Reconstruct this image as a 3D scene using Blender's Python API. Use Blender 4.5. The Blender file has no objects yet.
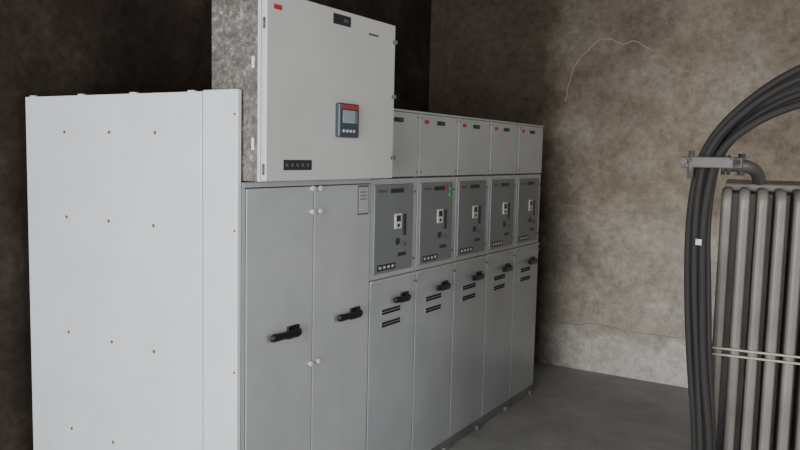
import bpy, bmesh, math, random
from mathutils import Vector, Matrix
random.seed(7)
SC=bpy.context.scene
w=0.4; H=1.7806; M=1.4684; L=1.0116; D=1.2144; W=3.5214

# ------------------------------------------------------------ materials
def newmat(name):
    m=bpy.data.materials.new(name); m.use_nodes=True
    nt=m.node_tree; return m,nt,nt.nodes['Principled BSDF']
def ramp(nt,stops):
    r=nt.nodes.new('ShaderNodeValToRGB'); e=r.color_ramp.elements
    while len(e)<len(stops): e.new(0.5)
    for el,(p,c) in zip(e,stops): el.position=p; el.color=(*c,1) if len(c)==3 else c
    return r
def noise(nt,vec,scale,detail=6,rough=.6,dist=0):
    n=nt.nodes.new('ShaderNodeTexNoise'); n.inputs['Scale'].default_value=scale
    n.inputs['Detail'].default_value=detail; n.inputs['Roughness'].default_value=rough
    n.inputs['Distortion'].default_value=dist
    nt.links.new(vec,n.inputs['Vector']); return n
def math_(nt,op,a,b=None,clamp=False):
    n=nt.nodes.new('ShaderNodeMath'); n.operation=op; n.use_clamp=clamp
    for i,v in enumerate((a,b)):
        if v is None: continue
        if isinstance(v,(int,float)): n.inputs[i].default_value=v
        else: nt.links.new(v,n.inputs[i])
    return n.outputs[0]
def mix(nt,fac,a,b,mode='MIX'):
    n=nt.nodes.new('ShaderNodeMix'); n.data_type='RGBA'; n.blend_type=mode
    for s,v in ((0,fac),(6,a),(7,b)):
        if isinstance(v,(int,float)): n.inputs[s].default_value=v
        elif isinstance(v,tuple): n.inputs[s].default_value=(*v,1)
        else: nt.links.new(v,n.inputs[s])
    return n.outputs[2]
def paint(name,col,rough=.42,var=.06,metal=0.0,dirt=.12):
    m,nt,b=newmat(name)
    g=nt.nodes.new('ShaderNodeNewGeometry')
    n=noise(nt,g.outputs['Position'],3.0,5)
    r=ramp(nt,[(.3,tuple(c*(1-var-dirt) for c in col)),(.7,tuple(min(1,c*(1+var)) for c in col))])
    nt.links.new(n.outputs['Fac'],r.inputs[0]); nt.links.new(r.outputs[0],b.inputs['Base Color'])
    n2=noise(nt,g.outputs['Position'],120,3)
    bp=nt.nodes.new('ShaderNodeBump'); bp.inputs['Strength'].default_value=.04; bp.inputs['Distance'].default_value=.002
    nt.links.new(n2.outputs['Fac'],bp.inputs['Height']); nt.links.new(bp.outputs[0],b.inputs['Normal'])
    b.inputs['Roughness'].default_value=rough; b.inputs['Metallic'].default_value=metal
    return m
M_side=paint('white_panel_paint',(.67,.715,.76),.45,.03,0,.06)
M_box=paint('light_grey_paint',(.58,.60,.60),.4,.02,0,.06)
M_lv=paint('lv_compartment_paint',(.44,.46,.465),.4,.03,0,.08)
M_dbl=paint('double_door_paint',(.44,.47,.485),.36,.03,0,.10)
M_low=paint('door_paint',(.40,.43,.455),.32,.03,0,.12)
M_up=paint('instrument_panel_grey',(.185,.205,.225),.35,.04,0,.08)
M_carc=paint('carcass_shadow_gap',(.10,.10,.10),.6)
M_black=paint('black_plastic',(.012,.012,.013),.4)
M_dark=paint('dark_plastic',(.03,.033,.04),.4)
M_bezel=paint('relay_housing_plastic',(.055,.075,.10),.35)
M_slot=paint('vent_black',(.006,.006,.006),.8)
M_white=paint('white_plastic',(.75,.74,.70),.35)
M_red=paint('red_label',(.50,.04,.04),.4)
M_lab=paint('label_grey',(.62,.60,.55),.5)
M_green=paint('green_lamp',(.05,.5,.12),.3)
M_blue=paint('screen_blue',(.30,.40,.46),.15)
M_scr=paint('screw_metal',(.16,.15,.14),.5,metal=.3)
M_trafo=paint('transformer_paint',(.215,.205,.185),.45,.1,.1,.35)
M_cable=paint('black_cable_rubber',(.020,.019,.019),.75)
M_steel=paint('galvanised_steel',(.30,.30,.29),.45,.1,.5,.25)
M_cleat=paint('weathered_cleat_metal',(.13,.125,.12),.5,.1,.3,.3)
M_rod=paint('cream_stiffener_paint',(.42,.40,.34),.4,.05,0,.15)

def galv():
    m,nt,b=newmat('galvanised_painted_reflections')
    g=nt.nodes.new('ShaderNodeNewGeometry')
    n=noise(nt,g.outputs['Position'],48,9,.85,.2)
    n2=noise(nt,g.outputs['Position'],9,6,.6,.2)
    r=ramp(nt,[(.40,(.10,.093,.085)),(.54,(.22,.21,.195)),(.62,(.45,.43,.41)),(.70,(.9,.88,.86))])  # mottled reflections of the shiny sheet put into its colour, dark to bright
    s=math_(nt,'ADD',n.outputs['Fac'],math_(nt,'MULTIPLY',math_(nt,'SUBTRACT',n2.outputs['Fac'],.5),.25))
    nt.links.new(s,r.inputs[0]); nt.links.new(r.outputs[0],b.inputs['Base Color'])
    b.inputs['Metallic'].default_value=.35; b.inputs['Roughness'].default_value=.34
    bp=nt.nodes.new('ShaderNodeBump'); bp.inputs['Strength'].default_value=.5; bp.inputs['Distance'].default_value=.004
    nt.links.new(n.outputs['Fac'],bp.inputs['Height']); nt.links.new(bp.outputs[0],b.inputs['Normal'])
    return m
M_galv=galv()

def wallmat(name,kind):
    m,nt,b=newmat(name)
    g=nt.nodes.new('ShaderNodeNewGeometry'); P=g.outputs['Position']
    sep=nt.nodes.new('ShaderNodeSeparateXYZ'); nt.links.new(P,sep.inputs[0])
    big=noise(nt,P,.9,8,.62,.2); mid=noise(nt,P,2.4,12,.66,0); fine=noise(nt,P,22,9,.75)
    if kind=='end':
        base=ramp(nt,[(.32,(.27,.225,.175)),(.50,(.40,.35,.285)),(.66,(.50,.45,.38))])
        nt.links.new(mid.outputs['Fac'],base.inputs[0]); col=base.outputs[0]
        z=math_(nt,'ADD',sep.outputs[2],math_(nt,'MULTIPLY',math_(nt,'SUBTRACT',big.outputs['Fac'],.5),1.2))
        zs=math_(nt,'ADD',sep.outputs[2],math_(nt,'MULTIPLY',math_(nt,'SUBTRACT',mid.outputs['Fac'],.5),.25))
        lo=math_(nt,'MULTIPLY',math_(nt,'SUBTRACT',1.22,zs),6,True)
        lo=math_(nt,'MULTIPLY',lo,.38)
        col=mix(nt,lo,col,(.64,.61,.55))
        fl=noise(nt,P,2.3,12,.78,0)
        fm=math_(nt,'MULTIPLY',math_(nt,'SUBTRACT',fl.outputs['Fac'],.54),6,True)
        fm=math_(nt,'MULTIPLY',fm,math_(nt,'MULTIPLY',math_(nt,'SUBTRACT',1.35,zs),1.5,True))
        col=mix(nt,math_(nt,'MULTIPLY',fm,.4),col,(.78,.76,.71))
        stn=noise(nt,P,1.4,9,.68,0)
        sm=math_(nt,'MULTIPLY',math_(nt,'SUBTRACT',stn.outputs['Fac'],.54),4,True)
        col=mix(nt,math_(nt,'MULTIPLY',sm,.4),col,(.18,.15,.12))
        z2=math_(nt,'ADD',sep.outputs[2],math_(nt,'MULTIPLY',math_(nt,'SUBTRACT',mid.outputs['Fac'],.5),.9))
        st=math_(nt,'MULTIPLY',math_(nt,'SUBTRACT',.36,z2),9,True)
        col=mix(nt,math_(nt,'MULTIPLY',st,.6),col,(.84,.82,.79))
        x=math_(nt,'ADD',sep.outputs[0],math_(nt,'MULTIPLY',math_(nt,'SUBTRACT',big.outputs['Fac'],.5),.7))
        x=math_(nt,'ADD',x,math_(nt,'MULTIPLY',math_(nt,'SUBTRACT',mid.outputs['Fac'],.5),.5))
        s1=math_(nt,'MULTIPLY',math_(nt,'SUBTRACT',.12,x),2.0,True)  # soot towards the corner, plus the cabinets' shadow painted into the wall colour
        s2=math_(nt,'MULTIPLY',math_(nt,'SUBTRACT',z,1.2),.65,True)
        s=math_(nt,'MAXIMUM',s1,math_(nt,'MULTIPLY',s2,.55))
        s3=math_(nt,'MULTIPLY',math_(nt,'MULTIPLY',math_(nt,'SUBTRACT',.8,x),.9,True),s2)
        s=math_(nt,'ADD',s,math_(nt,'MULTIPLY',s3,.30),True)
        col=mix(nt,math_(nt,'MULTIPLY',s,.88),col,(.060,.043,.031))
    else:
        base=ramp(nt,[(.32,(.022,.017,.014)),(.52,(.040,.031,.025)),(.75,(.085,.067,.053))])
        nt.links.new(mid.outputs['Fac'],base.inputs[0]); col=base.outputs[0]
    f=ramp(nt,[(.3,(.60,.60,.60)),(.7,(1.24,1.24,1.24))]); nt.links.new(fine.outputs['Fac'],f.inputs[0])
    col=mix(nt,1.0,col,f.outputs[0],'MULTIPLY')
    nt.links.new(col,b.inputs['Base Color']); b.inputs['Roughness'].default_value=.92
    b.inputs['Specular IOR Level'].default_value=.15
    bp=nt.nodes.new('ShaderNodeBump'); bp.inputs['Strength'].default_value=.45; bp.inputs['Distance'].default_value=.010
    hh=math_(nt,'ADD',mid.outputs['Fac'],math_(nt,'MULTIPLY',fine.outputs['Fac'],.3))
    nt.links.new(hh,bp.inputs['Height']); nt.links.new(bp.outputs[0],b.inputs['Normal'])
    return m
M_end=wallmat('sooty_shaded_plaster','end'); M_left=wallmat('blackened_plaster','left')
def floormat():
    m,nt,b=newmat('dusty_concrete_floor')
    g=nt.nodes.new('ShaderNodeNewGeometry'); P=g.outputs['Position']
    a=noise(nt,P,2.2,9,.65,.4); c=noise(nt,P,60,6,.7)
    r=ramp(nt,[(.3,(.24,.245,.255)),(.55,(.34,.345,.355)),(.75,(.45,.455,.46))]); nt.links.new(a.outputs['Fac'],r.inputs[0])
    f=ramp(nt,[(.3,(.8,.8,.8)),(.7,(1.12,1.12,1.12))]); nt.links.new(c.outputs['Fac'],f.inputs[0])
    col=mix(nt,1.0,r.outputs[0],f.outputs[0],'MULTIPLY'); nt.links.new(col,b.inputs['Base Color'])
    b.inputs['Roughness'].default_value=.6
    bp=nt.nodes.new('ShaderNodeBump'); bp.inputs['Strength'].default_value=.3; bp.inputs['Distance'].default_value=.004
    nt.links.new(c.outputs['Fac'],bp.inputs['Height']); nt.links.new(bp.outputs[0],b.inputs['Normal'])
    return m
M_floor=floormat()

# ------------------------------------------------------------ helpers
def empty(name,loc=(0,0,0),rz=0):
    e=bpy.data.objects.new(name,None); e.empty_display_size=.1; e.location=loc; e.rotation_euler=(0,0,rz)
    SC.collection.objects.link(e); return e
def fin_obj(bm,name,mat,parent=None,smooth=False):
    bmesh.ops.recalc_face_normals(bm,faces=bm.faces)
    me=bpy.data.meshes.new(name); bm.to_mesh(me); bm.free()
    me.materials.append(mat)
    if smooth:
        for p in me.polygons: p.use_smooth=True
    o=bpy.data.objects.new(name,me); SC.collection.objects.link(o)
    if parent: o.parent=parent
    return o
def box(name,a,b,mat,parent=None,bev=0.0,seg=2):
    bm=bmesh.new(); r=bmesh.ops.create_cube(bm,size=1)
    a=Vector(a); b=Vector(b); c=(a+b)/2; d=b-a
    for v in bm.verts: v.co=Vector((v.co.x*abs(d.x),v.co.y*abs(d.y),v.co.z*abs(d.z)))+c
    if bev: bmesh.ops.bevel(bm,geom=list(bm.edges),offset=bev,segments=seg,profile=.5,affect='EDGES')
    return fin_obj(bm,name,mat,parent)
def cyl(name,p0,p1,r,mat,parent=None,n=20,r2=None,bev=0):
    p0=Vector(p0); p1=Vector(p1); d=p1-p0
    bm=bmesh.new(); bmesh.ops.create_cone(bm,cap_ends=True,segments=n,radius1=r,radius2=r if r2 is None else r2,depth=d.length)
    if bev:
        es=[e for e in bm.edges if len(e.link_faces)==2 and any(len(f.verts)>4 for f in e.link_faces)]
        bmesh.ops.bevel(bm,geom=es,offset=bev,segments=2,profile=.5,affect='EDGES')
    q=Vector((0,0,1)).rotation_difference(d.normalized()).to_matrix().to_4x4()
    bmesh.ops.transform(bm,matrix=Matrix.Translation((p0+p1)/2)@q,verts=bm.verts)
    o=fin_obj(bm,name,mat,parent)
    for p in o.data.polygons: p.use_smooth=len(p.vertices)==4
    return o
def tube(name,pts,r,mat,parent=None,res=12):
    cu=bpy.data.curves.new(name,'CURVE'); cu.dimensions='3D'; cu.bevel_depth=r; cu.bevel_resolution=4; cu.resolution_u=res; cu.use_fill_caps=True
    sp=cu.splines.new('NURBS'); sp.points.add(len(pts)-1); sp.order_u=3; sp.use_endpoint_u=True
    for q,p in zip(sp.points,pts): q.co=(*p,1)
    t=bpy.data.objects.new(name,cu); SC.collection.objects.link(t)
    dg=bpy.context.evaluated_depsgraph_get(); me=bpy.data.meshes.new_from_object(t.evaluated_get(dg))
    bpy.data.objects.remove(t); me.materials.clear(); me.materials.append(mat)
    for p in me.polygons: p.use_smooth=True
    o=bpy.data.objects.new(name,me); SC.collection.objects.link(o)
    if parent: o.parent=parent
    return o
def knob(name,p,r,mat,parent,stem=.012):
    p=Vector(p); cyl(name+'_stem',p,p+Vector((stem,0,0)),r*.6,mat,parent,12)
    return cyl(name,p+Vector((stem,0,0)),p+Vector((stem+.012,0,0)),r,mat,parent,16,bev=.003)

def handle(parent,y,z,x=0.0,length=.13,direction=-1,k=1.0):
    """black swing-lever handle: rose plate, hub and tapered grip lying horizontally"""
    box('handle_rose',(x,y-.03*k,z-.022*k),(x+.010,y+.03*k,z+.022*k),M_black,parent,.004)
    cyl('handle_hub',(x+.01,y,z),(x+.028,y,z),.014*k,M_black,parent,18,bev=.002)
    bm=bmesh.new(); secs=[]
    for t,hw,hd,dx in [(-.12,.012,.007,0),(0,.016,.009,0),(.25,.012,.008,.002),(.6,.012,.008,.003),(.9,.014,.009,.001),(1.0,.010,.006,0)]:
        yy=y+direction*t*length; zz=z+.004*max(t,0)
        secs.append([bm.verts.new((x+.026+dx+hd*math.cos(a),yy,zz+hw*k*math.sin(a))) for a in [i*math.pi/6 for i in range(12)]])
    for s,t in zip(secs,secs[1:]):
        for i in range(12): bm.faces.new((s[i],s[(i+1)%12],t[(i+1)%12],t[i]))
    bm.faces.new(secs[0]); bm.faces.new(secs[-1][::-1])
    fin_obj(bm,'handle_lever',M_black,parent,True)

# ------------------------------------------------------------ room
def slab(name,a,b,mat,parent=None): return box(name,a,b,mat,parent)
XL=-1.28; XR=4.6; YR=-4.2; CH=3.3
slab('floor',(XL-.2,YR-2.5,-.12),(XR+.2,W+.2,0),M_floor)
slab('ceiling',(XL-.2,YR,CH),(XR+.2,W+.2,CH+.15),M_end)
slab('wall_left',(XL-.2,YR,0),(XL,W,CH),M_left)
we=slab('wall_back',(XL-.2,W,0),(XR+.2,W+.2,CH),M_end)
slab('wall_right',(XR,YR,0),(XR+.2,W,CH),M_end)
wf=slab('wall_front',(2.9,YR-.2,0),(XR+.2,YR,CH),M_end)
slab('lintel',(XL-.2,YR-.2,2.7),(2.9,YR,CH),M_end,wf)
slab('jamb',(XL-.2,YR-.2,0),(-1.1,YR,2.7),M_end,wf)
M_crack=paint('exposed_lime_crack',(.42,.37,.30),.9)
M_crackd=paint('dark_crack',(.16,.135,.11),.9)
def crack(name,pts,r,wob=.009,mat=None):
    out=[]
    for (x0,z0),(x1,z1) in zip(pts,pts[1:]):
        for k in range(5):
            t=k/5; out.append((x0+(x1-x0)*t+random.uniform(-wob,wob),W-.0005,z0+(z1-z0)*t+random.uniform(-wob,wob)))
    out.append((pts[-1][0],W-.0005,pts[-1][1]))
    tube(name,out,r,mat or M_crack,we,3)
crack('plaster_crack_1',[(-.12,2.0),(-.09,2.12),(-.07,2.25),(.02,2.34),(.10,2.42),(.19,2.43),(.28,2.38),(.36,2.40),(.50,2.33)],.0036)
crack('plaster_crack_2',[(.66,2.20),(.74,2.17),(.80,2.10),(.78,2.0),(.74,1.95)],.003)
crack('plaster_crack_3',[(-.1,1.225),(.3,1.20),(.6,1.19),(.95,1.16)],.0022,.006)
crack('plaster_crack_4',[(-.1,.33),(.2,.36),(.5,.33),(.95,.35)],.0011,.01,M_crackd)

# ------------------------------------------------------------ side panel (end cover of the line-up)
sp=empty('cabinet_side_panel')
box('cover_sheet',(-D,-.024,0.0),(-.1705,-.004,H),M_side,sp,.003)
box('corner_strip',(-.1665,-.024,0.0),(.0,-.004,H+.004),M_side,sp,.003)
box('backing',(-D+.01,-.004,0.0),(-.005,-.001,H-.01),M_carc,sp)
for x in (-.94,-.68,-.42):
    for z in (1.635,1.29,.81,.40):
        xx=x+random.uniform(-.01,.01)
        cyl('screw',(xx,-.0235,z),(xx,-.0265,z),.0065,M_scr,sp,12)
for x in (-1.18,-.86,-.55,-.24):
    box('top_clip',(x,-.026,H-.004),(x+.03,-.008,H+.005),M_side,sp,.002)
for z in (.3,.8,1.3,1.7):
    cyl('edge_screw',(-.012,-.024,z),(-.012,-.027,z),.004,M_scr,sp,10)

# ------------------------------------------------------------ metering cabinet with double doors
mc=empty('double_door_switchgear_cabinet')
box('carcass',(-D+.02,.0,.04),(-.024,.796,M-.004),M_carc,mc)
box('top_plate',(-D+.02,.0,M-.02),(0,.798,M-.001),M_dbl,mc,.002)
box('corner_post',(-.05,0,.04),(-.002,.018,M-.02),M_dbl,mc,.002)
box('door_leaf_1',(-.022,.022,.055),(0,.397,M-.024),M_dbl,mc,.003)
box('door_leaf_2',(-.022,.402,.055),(0,.795,M-.024),M_dbl,mc,.003)
box('base_channel',(-D+.02,0,0),(-.012,.8,.05),M_steel,mc,.003)
handle(mc,.275,.892,0,.15,-1,1.15); handle(mc,.685,.896,0,.15,-1,1.15)
for z in (1.437,1.347,.745):
    knob('catch_a',(0,.376,z),.0105,M_white,mc,.006); knob('catch_b',(0,.424,z),.0105,M_white,mc,.006)
box('nameplate_frame',(0,.695,1.315),(.003,.775,1.44),M_scr,mc,.001)
box('nameplate',(.003,.701,1.322),(.0045,.769,1.433),M_dbl,mc)
for i,zz in enumerate((1.41,1.395,1.38)): box('nameplate_line',(.0045,.709,zz),(.005,.755,zz+.004),M_scr,mc)

# ------------------------------------------------------------ control box on top
cb=empty('low_voltage_control_box'); XB=.1065; ZB=M+.004; ZT=2.113
box('galvanised_side',(-.15,.004,ZB),(XB-.028,.008,ZT),M_galv,cb)
box('enclosure',(-.15,.008,ZB),(XB-.026,.796,ZT),M_box,cb,.003)
box('side_return',(XB-.040,.0,ZB),(XB-.026,.02,ZT),M_box,cb,.002)
box('door',(XB-.024,.0,ZB+.002),(XB,.80,ZT-.002),M_box,cb,.004)
for z in (1.60,1.875): box('side_clip',(.040,-.001,z-.02),(.052,.004,z+.02),M_white,cb,.002)
box('relay_bezel',(XB,.385,1.635),(XB+.022,.515,1.765),M_bezel,cb,.006)
box('relay_red_band',(XB+.022,.395,1.745),(XB+.024,.505,1.758),M_red,cb)
box('relay_screen',(XB+.022,.405,1.69),(XB+.0235,.485,1.738),M_blue,cb,.0005)
for i in range(4): box('relay_key',(XB+.022,.405+.022*i,1.655),(XB+.0255,.417+.022*i,1.665),M_lab,cb,.001)
box('relay_side_keys',(XB+.022,.49,1.69),(XB+.0255,.503,1.738),M_scr,cb,.001)
box('rating_label',(XB,.365,2.055),(XB+.002,.475,2.093),M_dark,cb)
box('rating_label_print',(XB+.002,.43,2.068),(XB+.0025,.455,2.080),M_scr,cb)
box('maker_logo',(XB,.035,2.052),(XB+.002,.075,2.068),M_red,cb)
box('type_label',(XB,.60,2.045),(XB+.001,.67,2.053),M_scr,cb)
box('maker_strip',(XB,.09,1.512),(XB+.002,.245,1.548),M_dark,cb)
for i in range(5): box('maker_strip_cell',(XB+.002,.100+.029*i,1.524),(XB+.003,.113+.029*i,1.536),M_scr,cb)
for z in (1.56,1.815,2.04): knob('latch',(XB,.785,z),.009,M_scr,cb,.006)
for z in (1.515,2.0): cyl('hinge',(XB-.008,-.004,z-.018),(XB-.008,-.004,z+.018),.004,M_scr,cb,12)
tube('lifting_loop',[(-.05,.70,ZT),(-.05,.70,ZT+.03),(-.05,.73,ZT+.045),(-.05,.76,ZT+.03),(-.05,.76,ZT)],.005,M_dark,cb)

# ------------------------------------------------------------ narrow switchgear cabinets
for k in range(5):
    y=(k+2)*w; c=empty('switchgear_cabinet'); y1=y+w
    box('carcass',(-D+.02,y+.001,.04),(-.024,y1-.001,H-.004),M_carc,c)
    box('rear_cover',(-D,y+.001,.04),(-D+.02,y1-.001,H),M_low,c)
    box('side_sheet_a',(-D+.02,y+.0005,.04),(-.02,y+.003,H),M_lv,c)
    box('side_sheet_b',(-D+.02,y1-.003,.04),(-.02,y1-.0005,H),M_lv,c)
    box('roof',(-D+.02,y+.001,H-.01),(0,y1-.001,H),M_lv,c,.002)
    box('lv_flap',(-.022,y+.004,M+.004),(0,y1-.004,H-.012),M_lv,c,.003)
    box('lv_logo',(0,y+.045,1.725),(.002,y+.085,1.742),M_red,c)
    box('lv_label',(0,y+.17,1.722),(.002,y+.25,1.742),M_dark,c)
    box('lv_label_print',(.002,y+.22,1.729),(.0025,y+.24,1.736),M_scr,c)
    for yy in (y+.02,y1-.02):
        for zz in (M+.025,H-.03): cyl('flap_screw',(0,yy,zz),(.002,yy,zz),.005,M_scr,c,10)
    box('mid_frame',(-.022,y+.004,L+.004),(-.004,y1-.004,M-.004),M_lv,c,.002)
    box('operating_panel',(-.006,y+.022,L+.028),(.004,y+.352,M-.028),M_up,c,.004)
    box('panel_logo',(.004,y+.045,1.405),(.006,y+.12,1.416),M_scr,c)
    box('panel_label',(.004,y+.15,1.40),(.006,y+.26,1.42),M_dark,c)
    box('position_indicator',(.004,y+.185,1.235),(.009,y+.245,1.305),M_white,c,.002)
    box('indicator_window',(.009,y+.198,1.268),(.0105,y+.232,1.296),M_dark,c)
    box('indicator_arrow',(.009,y+.206,1.243),(.0105,y+.224,1.257),M_black,c)
    box('operating_slot',(.004,y+.262,1.20),(.007,y+.288,1.30),M_dark,c,.002)
    cyl('operating_shaft_hole',(.004,y+.215,1.175),(.008,y+.215,1.175),.016,M_dark,c,20)
    cyl('key_lock',(.004,y+.27,1.16),(.012,y+.27,1.16),.010,M_scr,c,16)
    box('push_button_plate',(.004,y+.22,1.105),(.006,y+.29,1.122),M_dark,c,.001)
    box('maker_strip',(.004,y+.05,1.053),(.006,y+.20,1.080),M_dark,c)
    for i in range(4): box('maker_strip_cell',(.006,y+.062+.035*i,1.061),(.007,y+.080+.035*i,1.073),M_lab,c)
    cyl('frame_screw_a',(-.004,y+.375,1.40),(.0,y+.375,1.40),.005,M_scr,c,10)
    cyl('frame_screw_b',(-.004,y+.375,1.08),(.0,y+.375,1.08),.005,M_scr,c,10)
    if k==1:
        cyl('lamp_red',(.004,y+.27,1.407),(.012,y+.27,1.407),.010,M_red,c,16)
        cyl('lamp_green',(.004,y+.31,1.407),(.012,y+.31,1.407),.010,M_green,c,16)
        cyl('lamp_green_low',(.004,y+.31,1.375),(.012,y+.31,1.375),.010,M_green,c,16)
    box('door',(-.022,y+.004,.055),(0,y1-.004,L-.004),M_low,c,.003)
    box('door_top_fold',(-.02,y+.004,L-.010),(.006,y1-.004,L+.002),M_lv,c,.002)
    handle(c,y+.29,.905,0,.12,-1,1.1)
    for zz in (.848,.790):
        box('vent_surround',(-.001,y+.095,zz-.003),(.002,y+.262,zz+.027),M_low,c,.001)
        box('vent_slot',(.0015,y+.10,zz),(.0028,y+.257,zz+.010),M_slot,c)
        box('vent_slot_upper',(.0015,y+.10,zz+.013),(.0028,y+.257,zz+.023),M_slot,c)
    knob('door_catch_top',(0,y+.385,.97),.006,M_scr,c,.003)
    box('base_channel',(-D+.02,y,0),(-.004,y1,.05),M_steel,c,.003)
    box('foot_bracket',(-.012,y1-.07,0),(.012,y1-.005,.022),M_steel,c,.002)

# ------------------------------------------------------------ transformer with corrugated cooling fins
T=empty('power_transformer',(1.408,.838,0),math.radians(8))
def fin(name,s,th=.034,dep=.24,z0=.36,z1=1.487):
    bm=bmesh.new(); pts=[(dep,z0),(0.02,z0),(0,z0+.02)]
    R=.05
    for i in range(7):
        a=math.pi-(math.pi/2)*i/6
        pts.append((R+R*math.cos(a),z1-R+R*math.sin(a)))
    pts.append((dep,z1))
    f0=[bm.verts.new((s-th/2,p[0],p[1])) for p in pts]; f1=[bm.verts.new((s+th/2,p[0],p[1])) for p in pts]
    n=len(pts); bm.faces.new(f0); bm.faces.new(f1[::-1])
    for i in range(n): bm.faces.new((f0[i],f1[i],f1[(i+1)%n],f0[(i+1)%n]))
    bmesh.ops.recalc_face_normals(bm,faces=bm.faces)
    es=[e for e in bm.edges if any(len(f.verts)>4 for f in e.link_faces)]
    bmesh.ops.bevel(bm,geom=es,offset=.014,segments=4,profile=.5,affect='EDGES')
    return fin_obj(bm,name,M_trafo,T)
NF=18; PITCH=.056
for i in range(NF):
    fin('cooling_fin',.02+PITCH*i)
    box('fin_weld_seam',(.02+PITCH*i-.0025,-.003,.42),(.02+PITCH*i+.0025,.002,1.42),M_trafo,T,.001)
Wt=.02+PITCH*(NF-1)+.02
box('tank_body',(.02,.235,.16),(Wt,.80,1.47),M_trafo,T,.01)
box('tank_lid',(.01,.20,1.47),(Wt+.03,.84,1.50),M_trafo,T,.006)
for z in (.934,.912): tube('stiffener_rod',[(-.0,-.006,z),(.3,-.006,z),(Wt,-.006,z)],.0038,M_rod,T)
for y in (.30,.66): box('skid_rail',(.02,y,0.0),(Wt-.02,y+.10,.16),M_steel,T,.005)
for s in (.08,Wt-.08):
    for y in (.35,.71): cyl('skid_roller',(s-.02,y,.06),(s+.02,y,.06),.06,M_dark,T,24)
for s in (.45,.65,.85):
    cyl('bushing_base',(s,.5,1.50),(s,.5,1.54),.05,M_steel,T,24)
    for j in range(4): cyl('bushing_shed',(s,.5,1.545+.035*j),(s,.5,1.57+.035*j),.045,M_dark,T,24,r2=.025)
    cyl('bushing_stud',(s,.5,1.68),(s,.5,1.74),.012,M_steel,T,16)
tube('filler_pipe',[(.0,.08,1.565),(.05,.08,1.565),(.09,.11,1.56),(.12,.19,1.535),(.125,.24,1.49)],.022,M_cleat,T)
cyl('filler_flange',(-.004,.08,1.565),(.010,.08,1.565),.034,M_cleat,T,24,bev=.002)
cyl('filler_flange_b',(.014,.08,1.565),(.026,.08,1.565),.034,M_cleat,T,24,bev=.002)
cyl('filler_valve',(.06,.09,1.53),(.06,.09,1.605),.012,M_cleat,T,16)

# cables: rise from a floor trench past the transformer and arch up to the ceiling
CB=empty('power_cable_bundle',(1.412,.742,0),math.radians(-8))
path=[(1.25,3.28),(1.25,2.5),(1.1,2.05),(.80,1.96),(.50,1.95),(.27,1.888),(.148,1.823),(.045,1.735),(-.028,1.645),(-.066,1.545),(-.08,1.37),(-.070,1.13),(-.045,.89),(-.015,.64),(.0,.35),(.0,.0)]
def cable(ds,dy,r,drop,j):
    pts=[]; n=len(path)
    for i,(s,z) in enumerate(path):
        a=max(0,min(1,(i-4)/5))
        s2=s+ds*a+random.uniform(-j,j)-(drop*.6 if i<3 else 0); z2=z-drop*(1-a)
        if i==n-1: z2=0.0
        if i==0: z2=3.295
        pts.append((s2,dy+random.uniform(-j,j),z2))
    return tube('cable',pts,r,M_cable,CB,14)
cable(0,-.02,.0125,0,.002)
cable(.026,-.02,.0125,.030,.003)
cable(.013,.006,.0125,.055,.004)
cable(.038,.006,.0125,.10,.005)
cable(.048,-.024,.0125,.15,.006)
cable(-.004,.010,.011,.080,.006)
cable(.058,-.004,.011,.125,.006)
cable(.022,-.030,.011,.045,.005)
box('cleat_front',(-.10,-.066,1.555),(.065,-.050,1.592),M_cleat,CB,.004)
box('cleat_back',(-.10,.028,1.555),(.065,.042,1.592),M_cleat,CB,.004)
for s in (-.088,.055):
    cyl('cleat_bolt',(s,-.078,1.575),(s,.05,1.575),.006,M_cleat,CB,12)
    cyl('cleat_nut',(s,-.076,1.575),(s,-.066,1.575),.012,M_cleat,CB,6)
cyl('cleat_spigot',(-.07,-.058,1.52),(-.07,-.058,1.61),.010,M_cleat,CB,12)
cyl('cleat_arm',(-.02,.04,1.572),(.02,.10,1.568),.012,M_cleat,CB,12)
box('cable_tag',(-.045,-.046,1.30),(-.025,-.042,1.32),M_lab,CB,.001)

# ------------------------------------------------------------ light
def area(name,loc,rot,sx,sy,power,col):
    l=bpy.data.lights.new(name,'AREA'); l.shape='RECTANGLE'; l.size=sx; l.size_y=sy; l.energy=power; l.color=col
    o=bpy.data.objects.new(name,l); o.location=loc; o.rotation_euler=rot; SC.collection.objects.link(o); return o
area('doorway_daylight',(.8,YR+.05,1.4),(math.radians(90),0,0),3.4,2.4,255,(1.0,.99,.97))
area('right_fill',(XR-.05,-.9,1.9),(math.radians(90),0,math.radians(90)),2.2,1.5,75,(1.0,.99,.97))  # added fill lamp for the dim cabinet fronts; right wall has no opening
wd=bpy.data.worlds.new('sky'); SC.world=wd; wd.use_nodes=True
bg=wd.node_tree.nodes['Background']; bg.inputs[0].default_value=(.85,.92,1,1); bg.inputs[1].default_value=1.0

# ------------------------------------------------------------ camera
cx=(1.8431,-1.9461,1.5791); yaw,pitch,roll,f=.5527,.0937,.0229,760.6
fw=Vector((-math.sin(yaw)*math.cos(pitch),math.cos(yaw)*math.cos(pitch),-math.sin(pitch)))
r0=Vector((math.cos(yaw),math.sin(yaw),0)); u0=r0.cross(fw)
r=r0*math.cos(roll)+u0*math.sin(roll); u=-r0*math.sin(roll)+u0*math.cos(roll)
cam=bpy.data.cameras.new('camera'); co=bpy.data.objects.new('camera',cam); SC.collection.objects.link(co)
cam.sensor_width=36; cam.lens=f*36/800; cam.clip_start=.05
co.matrix_world=Matrix(((r[0],u[0],-fw[0],cx[0]),(r[1],u[1],-fw[1],cx[1]),(r[2],u[2],-fw[2],cx[2]),(0,0,0,1)))
SC.camera=co
